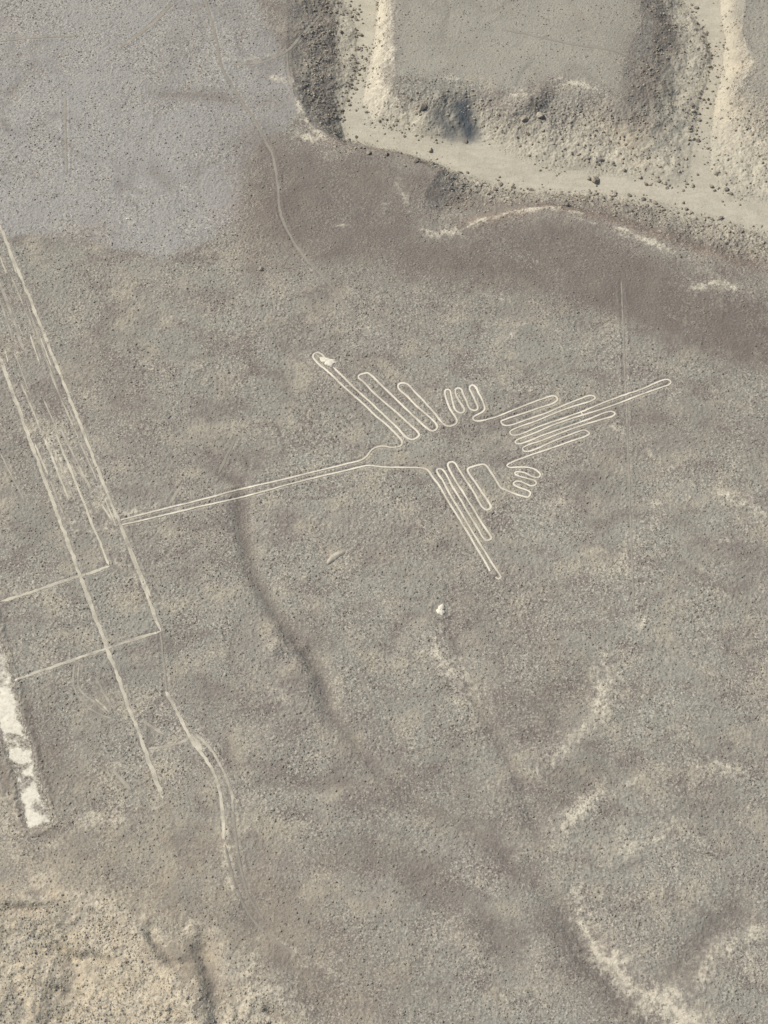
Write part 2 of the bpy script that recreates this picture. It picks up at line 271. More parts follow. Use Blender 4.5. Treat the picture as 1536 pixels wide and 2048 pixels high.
# ------------------------------------------------------------------ lines (needed now: the ground is smooth under them)
def dens(P, step=0.3):
    P = np.array(P, float)
    d = np.r_[0, np.cumsum(np.hypot(*np.diff(P, axis=0).T))]
    n = max(2, int(d[-1] / step) + 1); s = np.linspace(0, d[-1], n)
    # Catmull-Rom through the points
    out = []
    for v in s:
        i = min(len(P) - 2, max(0, np.searchsorted(d, v) - 1)); L = d[i + 1] - d[i] + 1e-9; u = (v - d[i]) / L
        p1, p2 = P[i], P[i + 1]; p0 = P[i - 1] if i > 0 else p1; p3 = P[i + 2] if i + 2 < len(P) else p2
        L0 = np.hypot(*(p1 - p0)) + 1e-9; L2 = np.hypot(*(p3 - p2)) + 1e-9
        m1 = ((p1 - p0) / L0 + (p2 - p1) / L) * 0.5 * L if i > 0 else p2 - p1
        m2 = ((p2 - p1) / L + (p3 - p2) / L2) * 0.5 * L if i + 2 < len(P) else p2 - p1
        u2, u3 = u * u, u * u * u
        out.append((2 * u3 - 3 * u2 + 1) * p1 + (u3 - 2 * u2 + u) * m1 + (-2 * u3 + 3 * u2) * p2 + (u3 - u2) * m2)
    return np.array(out)

BEAK_TOP = [(242,1040),(302,1024),(346,1013),(411,997),(470,981),(565,959),(659,936),(700,926)]
HEAD_TOP = [(700,926),(722,920),(731,915),(737,908),(743,900),(751,895),(766,892),(782,895),(793,894.5)]
WING_UP_A = [(793,894.5),(802,891),(805,885),(802,879),(793,869),(776,852),(752,832),(725,806),(701.5,785.5),(678,764),(653,740.5),(629,719),(626,712),(629,707),(635,705.4),(641,707),(647,712),(652,718)]
WING_UP_B = [(666,734),(678,745),(701.5,769),(737,801),(776,838),(795,856),(807,869.5),(817,877),(825,879),(833,876),(838.7,870),(836,864.6),(825,854),(801,832),(770,805),(748,786),(727,764),(717,755),(718,751),(727,747),(735,745.5),(741,749),(756,764),(781.6,788),(811,817),(834,838),(852,855),(860,860.7),(866,862),(872.5,859),(875,854),(872.5,848),(854,829.4),(834,813),(815,793),(797,777),(796,771),(799,767.5),(807,766),(815,769),(830.5,784.5),(850,805),(869.5,826.5),(881,842),(886,847)]
FOOT_UP = [(886,847),(892,851),(899,852),(907,850),(913,845.6),(914,840.5),(911,834),(900.6,819),(895,806),(891,792),(890,784),(891,780.5),(896,779),(900,781),(902,790.6),(906,806),(910,818),(915,823.6),(922,826),(927.7,823.6),(928.5,819),(922.6,809),(915,796),(911,784),(912,778),(917,776),(922,778),(926,787),(933,802.5),(937,813.5),(942,819),(950,821),(955.6,818),(956,814),(951,802.5),(943,785.5),(939,777),(940,772),(945.5,770),(950.5,773),(957,786),(964,799),(969,812.6),(969,820),(963,825),(950,832),(946,836),(948,840.5),(955,842),(970,840)]
TAIL = [(970,840),(981,837),(992,834),(1017,824),(1054,809),(1089,796.4),(1104,792),(1111,793),(1115.6,799),(1111,804),(1079,815.5),(1042,828),(1010,839),(1002,842.7),(1004,847.6),(1011,851),(1022,850),(1054,839),(1091,826.6),(1128,810.5),(1163,796.4),(1180,791),(1188,792.4),(1191,795.7),(1188,799),(1158,809),(1118.5,823),(1074,841.4),(1042,852.6),(1024.5,860),(1020,863.7),(1022,868.6),(1029.5,870.6),(1039,869),(1079,852.6),(1128,836),(1168,821.6),(1202.7,807),(1240,793),(1289,776),(1326,760),(1336,759),(1342,763.5),(1339,768.5),(1326,773.4),(1277,791),(1240,805.6),(1198,820),(1153,834),(1109,849),(1066.6,867),(1034,880),(1031,882),(1032,887),(1039,888),(1054,883.5),(1084,871),(1128,856),(1178,838),(1212.6,824.6),(1224,823),(1230,827),(1225,832),(1203,839),(1163,851),(1118.5,867),(1084,881),(1052,892),(1045,897),(1048,902),(1055.5,903),(1074,897),(1104,883.5),(1133,872),(1158,862.5),(1168,860),(1174,862),(1179,867),(1174,871),(1138,883.5),(1104,896),(1066.6,908),(1042,917),(1024.5,924)]
TICK = [(1161,823),(1168,832)]
FOOT_LO = [(1024.5,924),(1015,929),(1013.5,932),(1019,934.5),(1037,934.2),(1055,934.7),(1068,938),(1077,943.8),(1081,949),(1079,954),(1073,955),(1064,953),(1051.5,946.5),(1042,944),(1033,943.4),(1029.6,945.6),(1031,948.7),(1044,954),(1059,958),(1069,961),(1073,965.6),(1070,970),(1062,971.7),(1053,968),(1042,963),(1035,962),(1029.6,964),(1027,967.5),(1029.6,970.6),(1040.5,975.7),(1055,981),(1060.6,985.7),(1059.6,990),(1056,994.5),(1048,993),(1029.6,987.5),(1009.5,979)]
WING_LO = [(1009.5,979),(1002,975),(995,964.7),(982,944.7),(973,932),(968.5,929),(960,929.6),(944,933.7),(936.6,936.5),(935,940),(940,950),(953,968),(967.6,990),(980,1008.5),(982,1014),(979.5,1018),(973,1019.4),(967.6,1016.7),(961,1008.5),(949,986.6),(931,959),(918,939),(910,926.5),(905.6,923.7),(899,924.6),(895.6,929),(898,937.4),(909,957.4),(931,992),(949,1021),(967.6,1052),(981,1071),(983,1077),(979.5,1080),(972,1080.5),(966.7,1076),(956.7,1057.7),(938,1028.5),(924,1003),(905.6,974),(893,950),(885.6,940),(879,937.4),(873.7,939.6),(874.6,944.7),(884,959),(900,988.4),(916.6,1016),(933,1043),(949,1070.5),(967.6,1099.6),(986,1129),(1000,1150),(1002,1154),(998.6,1157.6),(994,1157),(991,1154)]
WING_LO2 = [(980,1142.5),(971,1125),(949,1088.7),(931,1057.7),(913,1028.5),(894.7,999.4),(876.5,968.4),(863.7,952),(856.4,941),(849,936.8)]
HEAD_LO = [(849,936.8),(838,935.5),(800,934.5),(770,934),(750,932),(736,931),(718,934.6),(700,939)]
BEAK_LO = [(700,939),(656,949),(564.6,972),(513.5,986.7),(470,997.6),(404,1012),(346,1026),(273,1043),(244,1049)]
BIRD = {'beak': [BEAK_TOP, BEAK_LO], 'head': [HEAD_TOP, HEAD_LO], 'upper': [WING_UP_A, WING_UP_B], 'foot_a': [FOOT_UP], 'tail': [TAIL, TICK], 'foot_b': [FOOT_LO], 'lower': [WING_LO, WING_LO2]}

# long straight lines: px points, width m, strength (share of the strip still bare), label
LINES = [
 ([(-3,447),(77,640),(237,1042),(322,1262)], .75, .88, "longest pale straight line, crossing the bird's beak tip and ending in a square corner"),
 ([(0,715),(53,860),(160,1150),(326,1597)], .85, .72, "long dull straight line running down the left side past two crosswise lines"),
 ([(112,868),(218,1130)], .55, 1.0, "straight pale line ending at the right end of the upper crosswise line"),
 ([(90,878),(139,1003)], .42, .8, "thin pale line third in from the left within the bundle left of the beak"),
 ([(120,855),(182,980)], .42, .62, "thin broken line in the bundle just left of the longest line, above the bare patch"),
 ([(70,888),(97,950)], .45, .7, "short pale dash beside the long dull line, left of the bundle"),
 ([(158,880),(195,963)], .35, .55, "faint short line hugging the left side of the longest line above the beak tip"),
 ([(6,460),(33,547)], .4, .85, "narrow pale line beside the top end of the longest line at the left edge"),
 ([(0,513),(13,547)], .35, .7, "tiny pale line segment at the left edge under the painted grey reflection"),
 ([(60,667),(80,730)], .35, .7, "thin line starting at the small white scrape near the left edge"),
 ([(80,673),(103,733)], .35, .7, "thin line between the small white scrape and the longest line"),
 ([(0,565),(48,700)], .8, .45, "very faint wide line at the left edge above the white scrape"),
 ([(43,767),(83,863)], .4, .6, "thin dashed line at the far left, above the bundle of lines"),
 ([(10,700),(18,730)], .3, .7, "stubby pale line hanging from the white scratch at the left edge"),
 ([(0,1204),(160,1152),(220,1132)], .75, .72, "upper of the two crosswise lines, running in from the left edge"),
 ([(26,1362),(213,1297),(322,1262)], .7, .75, "lower crosswise line, from the white strip to the corner of the longest line"),
 ([(297,1497),(352,1489),(379,1478)], .7, .6, "short pale crosswise line joining the dull line to the curved wheel tracks"),
 ([(205,1010),(226,1045)], .4, .75, "short slanting line through the bare patch at the tip of the beak"),
 ([(1243,562),(1256,900),(1268,1215)], .32, .22, "single very faint straight line right of the bird, running down the photo"),
 ([(241,1044),(301,1193)], .36, .9, "thin line doubling the longest line just below the beak tip"),
 ([(100,745),(158,880)], .35, .55, "thin scuffed line close along the left of the longest line, halfway up the bundle"),
 ([(64,640),(120,790)], .3, .5, "faint hairline left of the longest line near the small white scrape"),
 ([(33,810),(64,892)], .3, .55, "hairline just left of the long dull line above the short dash"),
 ([(145,905),(172,975)], .3, .5, "short scuffed hairline in the middle of the bundle above the bare patch"),
 ([(20,545),(70,668)], .35, .5, "scuffed hairline running down to the small white scrape from above"),
 ([(0,905),(50,1003)], .35, .35, "dull hairline on its own at the far left, beside the bundle"),
 ([(100,960),(128,1030)], .4, .5, "short faint line continuing the bundle's left side down to the pale dashes"),
 ([(88,800),(118,868)], .35, .6, "scuffed line in the upper half of the bundle, between its two longest lines"),
 ([(130,800),(160,862)], .28, .5, "short hairline hugging the longest line just under the middle of the bundle"),
 ([(28,700),(62,795)], .3, .5, "faint hairline below the white scratch at the left edge"),
 ([(105,890),(150,1003)], .3, .6, "long hairline in the densest part of the bundle, left of the broken line"),
 ([(52,600),(92,712)], .3, .5, "faint hairline hugging the left side of the longest line near its top"),
 ([(0,600),(30,690)], .5, .3, "dull scuffed line at the very left edge above the white scratch"),
 ([(212,1000),(232,1052)], .3, .7, "thin bright scratch in the bare patch touching the beak tip"),
]
TRACKS = [
 ([(450,1690),(462,1740),(483,1800),(515,1850),(600,1915)], .34, .1), ([(467,1624),(474,1690),(497,1790),(530,1843)], .3, .1), ([(322,1268),(328,1330),(334,1384)], .34, .2),
 ([(332,1382),(359,1433),(383,1480),(410,1515),(430,1550),(441,1589),(446,1632),(450,1680)], .5, .7),
 ([(398,1472),(422,1499),(449,1546),(463,1589),(467,1624)], .42, .62),
 ([(388,1474),(404,1500)], .5, .7),
 ([(150,1326),(147,1350),(148,1374),(172,1409),(203,1431),(223,1437)], .3, .5),
 ([(158,1330),(156,1360),(160,1380),(190,1405),(215,1428)], .3, .35),
 ([(191,1355),(202,1375),(211,1394),(224,1410)], .4, .45), ([(191,1398),(219,1425)], .35, .7),
 ([(281,1440),(330,1470)], .4, .4), ([(225,1540),(262,1580)], .5, .3),
]
PATHS = [
 ([(410,0),(425,50),(435,90),(442,130),(460,165),(485,205),(512,245),(523,268),(545,310),(555,365),(560,420),(580,470),(605,510),(640,548),(668,580),(710,642)], .5, .15),
 ([(640,30),(618,55),(600,75),(572,105)], .5, .4), ([(572,105),(520,125),(465,128)], .6, .3), ([(575,105),(578,150),(586,175),(600,200)], .4, .35),
 ([(470,879),(448,923),(437,948)], .45, .2), ([(364,970),(338,1010)], .5, .4), ([(1010,60),(1060,70),(1140,88),(1240,105),(1290,130)], .45, .2),
 ([(0,83),(60,76),(160,72)], .4, .3), ([(130,195),(131,260),(133,350)], .4, .25), ([(345,8),(290,60),(235,98)], .7, .3),
 ([(200,735),(208,750)], .3, .4), ([(720,1350),(750,1420)], .4, .15),
]
STRIP_PX = [(-80,1150),(-34,1150),(-2,1275),(6,1300),(27,1370),(41,1437),(59,1487),(68,1534),(80,1575),(92,1609),(104,1644),(80,1652),(59,1660),(47,1620),(38,1575),(27,1534),(8,1487),(-8,1420),(-30,1330)]

def ground_z(x, y):
    x = np.asarray(x, float); y = np.asarray(y, float)
    i = np.clip(np.searchsorted(xs, x) - 1, 0, NX - 2); j = np.clip(np.searchsorted(ys, y) - 1, 0, NY - 2)
    u = (x - xs[i]) / (xs[i + 1] - xs[i]); v = (y - ys[j]) / (ys[j + 1] - ys[j])
    return (Z[j, i] * (1 - u) * (1 - v) + Z[j, i + 1] * u * (1 - v) + Z[j + 1, i] * (1 - u) * v + Z[j + 1, i + 1] * u * v)
def on_relief(P0):
    """plan points digitised for level 0 -> the same points where they lie on the relief"""
    P0 = np.asarray(P0, float); P = P0.copy()
    for _ in range(6): P = P0 * (1 - ground_z(P[:, 0], P[:, 1]) / CAM_H)[:, None]
    return P
def line_pts(p):
    if id(p) not in _lp: _lp[id(p)] = on_relief(dens(atl(p)))
    return _lp[id(p)]
_lp = {}
line_d = np.full(GX.shape, 3.0, np.float32)
for k, v in BIRD.items():
    for p in v: seg_dist(line_pts(p)[::3], 3.0, line_d)
faint_d = np.full(GX.shape, 3.0, np.float32)
for p, w, s, *_ in LINES + TRACKS + PATHS: seg_dist(line_pts(p)[::6], 3.0, faint_d)
dS = sdf(atl(STRIP_PX), 4.0)
for _p in [(655,723),(882,1220),(257,438)]:
    _x, _y = at(*_p); line_d = np.minimum(line_d, np.maximum(np.hypot(GX - _x, GY - _y) - 1.0, 0.31).astype(np.float32))
flat = np.maximum(np.maximum(1 - sm(0.3, 0.75, line_d), (1 - sm(0.3, 0.8, faint_d)) * 0.6), sm(-0.4, 0.2, dS))
# swept stones lie in low banks beside every line
berm = np.exp(-((line_d - 0.62) / 0.22) ** 2) * 0.07 + np.exp(-((faint_d - 0.70) / 0.26) ** 2) * 0.06 + np.exp(-((dS + 0.8) / 0.5) ** 2) * 0.18

# ------------------------------------------------------------------ fine relief: clods and stones
n1 = noise(GX, GY, 1.1, 41); n2 = noise(GX, GY, 0.62, 42); n3 = noise(GX, GY, 0.36, 43); n4 = noise(GX, GY, 0.25, 44)
clod = 0.040 * n1 + 0.066 * np.maximum(n2, -0.2) + 0.072 * np.maximum(n3, -0.15) + 0.055 * np.maximum(n4, -.2)
patch = sm(-0.5, 0.5, fbm(GX, GY, 14, 3, 51))
rough = (0.75 + 0.7 * patch) * (1 - 0.75 * sandm) * (1 - 0.55 * np.clip(mauve, 0, 1)) * (1 - 0.6 * MESA_T) * (1 - 0.3 * glare)
rough = rough * (1 - 0.35 * hillm)
rough = rough + slope_w * (~far_plain) * 1.35 * (1 - 0.55 * sandc) * (1 - 0.6 * np.clip(mauve, 0, 1)) + hillm * 0.55 * (0.5 + sm(-.3, .5, fbm(GX, GY, 6, 3, 111)))
near = (GX > X0 - 1) & (GX < X1 + 1) & (GY > Y0 - 1) & (GY < Y1 + 1)
Z = Z + np.where(near, clod * rough * (1 - 0.93 * flat), 0) + np.where(near, berm * (0.6 + 0.8 * np.clip(n2 + 0.3, 0, 1)), 0) - 0.05 * (1 - sm(0.2, 0.6, line_d))
# a few special lumps
def bump(px, py, r, h, sx=1.0):
    global Z
    x, y = at(px, py); Z = Z + h * np.exp(-(((GX - x) / (r * sx)) ** 2 + ((GY - y) / r) ** 2))
for px, py, r, h in [(560,1285,1.6,.5),(548,1300,1.2,.35),(590,1300,1.4,.3),(600,1330,1.2,.35),(575,1345,1.4,.3),(940,1850,2.4,.35),(960,1900,1.8,.3),(545,1262,1.1,.4),(610,1290,.9,.3),
                     (850,228,1.8,.9),(1060,200,1.6,.8),(1085,185,1.6,.7),(880,190,1.4,.4),(1090,1902,2.0,.3)]:
    bump(px, py, r, h)
Z = Z.astype(np.float32)

def samp(A, x, y):
    i = np.clip(np.searchsorted(xs, x), 0, NX - 1); j = np.clip(np.searchsorted(ys, y), 0, NY - 1)
    return A[j, i]
def atz(px, py):
    """pixel -> point on the relief"""
    z = 0.0
    for _ in range(12):
        x, y = at(px, py, z); z = 0.5 * z + 0.5 * float(ground_z(x, y))
    return x, y, float(ground_z(x, y))

# ------------------------------------------------------------------ materials
class NT:
    def __init__(s, name):
        s.m = bpy.data.materials.new(name); s.m.use_nodes = True; s.t = s.m.node_tree; s.t.nodes.clear()
        s.out = s.n('ShaderNodeOutputMaterial'); s.b = s.n('ShaderNodeBsdfPrincipled'); s.l(s.b.outputs[0], s.out.inputs[0])
        s.b.inputs['Roughness'].default_value = 0.95
        s.b.inputs['Specular IOR Level'].default_value = 0.12
        s.co = s.n('ShaderNodeNewGeometry').outputs['Position']
    def n(s, k): return s.t.nodes.new(k)
    def l(s, a, b): s.t.links.new(a, b)
    def set(s, inp, v):
        if isinstance(v, bpy.types.NodeSocket): s.l(v, inp)
        else: inp.default_value = v
    def noise(s, scale, detail=2, rough=0.55, vec=None, dist=0.0):
        q = s.n('ShaderNodeTexNoise'); q.inputs['Scale'].default_value = scale; q.inputs['Detail'].default_value = detail
        q.inputs['Roughness'].default_value = rough; q.inputs['Distortion'].default_value = dist; s.l(vec or s.co, q.inputs['Vector']); return q.outputs[0]
    def voro(s, scale, rnd=1.0):
        q = s.n('ShaderNodeTexVoronoi'); q.inputs['Scale'].default_value = scale; s.l(s.co, q.inputs['Vector']); return q
    def math(s, op, a, b=0.0, c=None, clamp=False):
        q = s.n('ShaderNodeMath'); q.operation = op; q.use_clamp = clamp; s.set(q.inputs[0], a); s.set(q.inputs[1], b)
        if c is not None: s.set(q.inputs[2], c)
        return q.outputs[0]
    def ramp(s, v, a, b, lo=0.0, hi=1.0):
        q = s.n('ShaderNodeMapRange'); q.interpolation_type = 'SMOOTHSTEP'; s.set(q.inputs[0], v)
        for i, k in enumerate((a, b, lo, hi)): q.inputs[i + 1].default_value = k
        return q.outputs[0]
    def mix(s, f, a, b, mode='MIX'):
        q = s.n('ShaderNodeMix'); q.data_type = 'RGBA'; q.blend_type = mode; q.clamp_factor = True
        s.set(q.inputs[0], f); s.set(q.inputs[6], a if not isinstance(a, tuple) else (*a, 1)); s.set(q.inputs[7], b if not isinstance(b, tuple) else (*b, 1)); return q.outputs[2]
    def attr(s, name):
        q = s.n('ShaderNodeAttribute'); q.attribute_name = name; return q
    def bump(s, h, strength, dist):
        q = s.n('ShaderNodeBump'); q.inputs['Strength'].default_value = strength; q.inputs['Distance'].default_value = dist; s.l(h, q.inputs['Height']); s.l(q.outputs[0], s.b.inputs['Normal'])
    def scaled(s, v):
        q = s.n('ShaderNodeMapping'); q.inputs['Scale'].default_value = v[:3]; 
        if len(v) > 3: q.inputs['Rotation'].default_value = (0, 0, v[3])
        s.l(s.co, q.inputs['Vector']); return q.outputs[0]

def ground_material():
    # patches differ in hue (olive, brown, beige) and in how coarse their stones are
    g = NT('desert_ground')
    calm = g.attr('calm').outputs['Fac']; A = g.attr('mask_a'); B = g.attr('mask_b')
    sa = g.n('ShaderNodeSeparateColor'); g.l(A.outputs['Color'], sa.inputs[0]); sb = g.n('ShaderNodeSeparateColor'); g.l(B.outputs['Color'], sb.inputs[0])
    paleA, mauveA, sandA, glareA = sa.outputs[0], sa.outputs[1], sa.outputs[2], A.outputs['Alpha']
    rustA, ochreA, stainA, slopeA = sb.outputs[0], sb.outputs[1], sb.outputs[2], B.outputs['Alpha']
    big = g.noise(0.035, 5, 0.6); mid = g.noise(0.16, 5, 0.62); streak = g.noise(1.0, 4, 0.6, g.scaled((0.05, 0.22, 0.1, 0.45)), 0.6)
    fine = g.noise(1.15, 4, 0.72); grain = g.noise(2.1, 2, 0.6); spk = g.noise(3.3, 1.5, 0.65); pit = g.noise(3.0, 1.5, 0.65, g.scaled((1, 1, 1, 1.1)))
    pat = g.noise(0.075, 6, 0.68, None, 0.8); pat2 = g.noise(0.11, 5, 0.66, g.scaled((1.0, 1.7, 1, -0.5)), 0.5); wisp = g.noise(0.30, 6, 0.72, g.scaled((0.42, 1.5, 1, 0.35)), 0.9)
    c = g.mix(g.ramp(big, 0.36, 0.64), (0.271, 0.253, 0.222), (0.282, 0.277, 0.240))
    c = g.mix(g.math('MULTIPLY', g.ramp(pat, 0.47, 0.66), 0.85), c, (0.284, 0.278, 0.245))
    c = g.mix(g.math('MULTIPLY', g.ramp(pat2, 0.48, 0.62), 0.95), c, (0.214, 0.194, 0.174))
    c = g.mix(g.math('MULTIPLY', g.ramp(mid, 0.48, 0.68), 0.9), c, (0.372, 0.340, 0.275))
    c = g.mix(g.math('MULTIPLY', g.ramp(streak, 0.50, 0.68), 0.55), c, (0.226, 0.206, 0.186))
    c = g.mix(g.math('MULTIPLY', g.ramp(wisp, 0.58, 0.76), 0.6), c, (0.42, 0.385, 0.315))
    c = g.mix(g.math('MULTIPLY', glareA, 0.85), c, (0.322, 0.317, 0.306))  # tint of the painted window reflection
    c = g.mix(g.math('MULTIPLY', calm, 0.75), c, (0.322, 0.308, 0.264))
    c = g.mix(rustA, c, (0.262, 0.198, 0.158))
    sl = g.mix(g.ramp(mid, 0.35, 0.65), (0.27, 0.245, 0.205), (0.40, 0.365, 0.295))
    c = g.mix(g.math('MULTIPLY', slopeA, 0.65), c, sl)
    c = g.mix(mauveA, c, (0.163, 0.141, 0.125))
    sand = g.mix(g.ramp(mid, 0.35, 0.65), (0.430, 0.402, 0.325), (0.475, 0.445, 0.362))
    bars = g.noise(0.55, 5, 0.7, g.scaled((0.5, 1.3, 1, 0.25)), 0.8)
    sand = g.mix(g.math('MULTIPLY', g.ramp(bars, 0.46, 0.66), 0.45), sand, (0.365, 0.338, 0.272))
    sand = g.mix(g.math('MULTIPLY', g.ramp(bars, 0.52, 0.36), 0.35), sand, (0.52, 0.49, 0.405))
    c = g.mix(sandA, c, sand)
    # dust showing between the stones: broken by the fine noise
    pk = g.math('ADD', paleA, g.math('MULTIPLY', g.math('SUBTRACT', fine, 0.5), 3.0))
    pk = g.math('MULTIPLY', g.ramp(pk, 0.05, 1.15), g.ramp(paleA, 0.01, 0.45))
    c = g.mix(g.math('MULTIPLY', pk, 0.86), c, (0.60, 0.555, 0.45))
    c = g.mix(g.math('MULTIPLY', ochreA, 0.7), c, (0.52, 0.44, 0.315))
    # speckle of dark varnished stones and pale ones
    cal = g.math('SUBTRACT', 1.0, g.math('MULTIPLY', sandA, 0.74))
    cal = g.math('MULTIPLY', cal, g.math('SUBTRACT', 1.0, g.math('MULTIPLY', mauveA, 0.68)))
    cal = g.math('MULTIPLY', cal, g.math('SUBTRACT', 1.0, g.math('MULTIPLY', calm, 0.6)))
    cal = g.math('MULTIPLY', cal, g.ramp(g.noise(0.09, 5, 0.7, g.scaled((1.1, 1, 1, 2.0)), 0.6), 0.38, 0.60, 0.35, 1.15))
    c = g.mix(g.math('MULTIPLY', g.ramp(pit, 0.55, 0.66), g.math('MULTIPLY', cal, 0.75)), c, (0.10, 0.09, 0.078))
    dark = g.math('MULTIPLY', g.ramp(grain, 0.53, 0.68), g.math('MULTIPLY', cal, 0.55))
    c = g.mix(dark, c, (0.115, 0.104, 0.092))
    lite = g.math('MULTIPLY', g.ramp(spk, 0.52, 0.64), g.math('MULTIPLY', cal, 0.56))
    c = g.mix(lite, c, (0.56, 0.525, 0.445))
    sp2 = g.math('MULTIPLY', g.ramp(fine, 0.50, 0.66), g.math('MULTIPLY', cal, 0.28))
    c = g.mix(sp2, c, (0.40, 0.375, 0.32))
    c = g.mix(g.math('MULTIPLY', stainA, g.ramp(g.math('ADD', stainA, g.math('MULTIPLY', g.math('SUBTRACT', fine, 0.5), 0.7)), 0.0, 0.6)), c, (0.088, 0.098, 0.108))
    g.l(c, g.b.inputs['Base Color'])
    hgt = g.math('ADD', g.math('MULTIPLY', grain, 0.6), g.math('MULTIPLY', spk, 0.5))
    hgt = g.math('MULTIPLY', hgt, g.math('SUBTRACT', 1.0, g.math('MULTIPLY', sandA, 0.75)))
    g.bump(hgt, 1.0, 0.16)
    return g.m
GROUND = ground_material()

def line_material(name, col, lo, dark=(0.27, 0.25, 0.215), mixk=0.0):
    """bare pale sub-soil of a swept line, with left-over stones; mixk is how much of it stones have covered again"""
    g = NT(name); f = g.noise(1.3, 4, 0.7); s = g.noise(5.5, 2, 0.6); b = g.noise(0.25, 3, 0.6)
    c = g.mix(g.ramp(b, 0.35, 0.65), col, lo)
    if mixk > 0: k0 = g.math('ADD', g.math('MULTIPLY', g.math('SUBTRACT', g.noise(0.45, 4, 0.65), 0.5), 2.2), mixk + 0.25)
    else: k0 = 0.0
    c = g.mix(g.ramp(k0, 0.0, 1.0) if mixk > 0 else 0.0, c, dark)
    k = g.math('ADD', g.math('MULTIPLY', g.math('SUBTRACT', f, 0.5), 1.3), mixk)
    c = g.mix(g.ramp(k, 0.15, 0.85), c, dark)
    c = g.mix(g.math('MULTIPLY', g.ramp(s, 0.58, 0.7), 0.25 + 0.35 * mixk), c, (0.2, 0.185, 0.16))
    g.l(c, g.b.inputs['Base Color']); g.bump(s, 0.6, 0.05); return g.m
M_BIRD = line_material('swept_pale_line', (0.74, 0.69, 0.58), (0.54, 0.495, 0.41), mixk=-0.22)
M_LINES = {}
def line_mat(st):
    k = round(st * 5) / 5
    if k not in M_LINES:
        q = min(1.0, 0.25 + 0.95 * k); lerp = lambda c: tuple(g0 + (c_ - g0) * q for g0, c_ in zip((0.29, 0.268, 0.228), c))
        M_LINES[k] = line_material('swept_dull_line_%02d' % int(k * 10), lerp((0.58, 0.54, 0.445)), lerp((0.48, 0.445, 0.365)), mixk=0.50 - 0.62 * k)
    return M_LINES[k]

def rock_material(name, a, b):
    g = NT(name); r = g.n('ShaderNodeObjectInfo').outputs['Random']; f = g.noise(1.1, 3, 0.6); at_ = g.attr('tone')
    v = g.math('ADD', g.math('MULTIPLY', f, 0.8), g.math('MULTIPLY', g.math('ADD', r, at_.outputs['Fac']), 0.3))
    g.l(g.mix(g.ramp(v, 0.3, 0.95), a, b), g.b.inputs['Base Color']); g.bump(g.noise(6, 3, 0.6), 0.5, 0.08); return g.m
M_ROCK = rock_material('varnished_rock', (0.21, 0.188, 0.158), (0.47, 0.43, 0.35))
M_STONE = rock_material('plain_stone', (0.18, 0.165, 0.144), (0.36, 0.332, 0.28))

# ------------------------------------------------------------------ meshes
def mesh_from(name, V, F, mat, nper, attrs=None, smooth=True):
    me = bpy.data.meshes.new(name)
    me.vertices.add(len(V)); me.vertices.foreach_set('co', np.ascontiguousarray(V, np.float32).ravel())
    nf = len(F); me.loops.add(nf * nper); me.loops.foreach_set('vertex_index', np.ascontiguousarray(F, np.int32).ravel())
    me.polygons.add(nf); me.polygons.foreach_set('loop_start', np.arange(0, nf * nper, nper, dtype=np.int32))
    me.polygons.foreach_set('use_smooth', np.full(nf, smooth, bool))
    for k, v in (attrs or {}).items():
        if v.ndim == 2:
            a = me.attributes.new(k, 'FLOAT_COLOR', 'POINT'); a.data.foreach_set('color', np.ascontiguousarray(v, np.float32).ravel())
        else:
            a = me.attributes.new(k, 'FLOAT', 'POINT'); a.data.foreach_set('value', np.ascontiguousarray(v, np.float32))
    me.update(calc_edges=True); me.materials.append(mat); return me

def obj(name, me, parent=None, loc=None):
    o = bpy.data.objects.new(name, me); COL.objects.link(o)
    if parent: o.parent = parent
    if loc is not None: o.location = loc
    return o
def tag(o, label=None, cat=None, group=None, kind=None):
    if label: o['label'] = label
    if cat: o['category'] = cat
    if group: o['group'] = group
    if kind: o['kind'] = kind
    return o

# ground, ravine banks and stream bed share the one grid
ATT_A = np.stack([np.clip(np.maximum(pale, bank * 0.8 + 0), 0, 1.3) * (1 - 0.5 * sandm), np.clip(mauve * (1 - pale * .6), 0, 1) * (1 - sandc), sandc, glare], -1)
ATT_B = np.stack([rust, ochre, stain, np.clip(np.maximum(slopec, hillm), 0, 1)], -1)
CALM = (np.maximum(MESA_T, sm(-1, 3, dE)) * (1 - slopec)).reshape(-1).astype(np.float32)
ATT_A = ATT_A.reshape(-1, 4).astype(np.float32); ATT_B = ATT_B.reshape(-1, 4).astype(np.float32)
VERT = np.stack([GX, GY, Z], -1).reshape(-1, 3)
idx = np.arange(NX * NY, dtype=np.int64).reshape(NY, NX)
QUAD = np.stack([idx[:-1, :-1], idx[:-1, 1:], idx[1:, 1:], idx[1:, :-1]], -1)
kindmap = np.zeros((NY, NX), np.int8); kindmap[sandm > 0.5] = 2; kindmap[(slopem > 0.12) & (sandm <= 0.5)] = 1
kf = kindmap[:-1, :-1]
for k, nm in ((0, 'ground'), (1, 'ravine_slope'), (2, 'riverbed')):
    q = QUAD[kf == k]
    if not len(q): continue
    used = np.zeros(NX * NY, bool); used[q.ravel()] = True
    remap = np.cumsum(used) - 1
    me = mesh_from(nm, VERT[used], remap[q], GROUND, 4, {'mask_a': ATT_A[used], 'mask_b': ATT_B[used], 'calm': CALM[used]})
    tag(obj(nm, me), kind='structure')

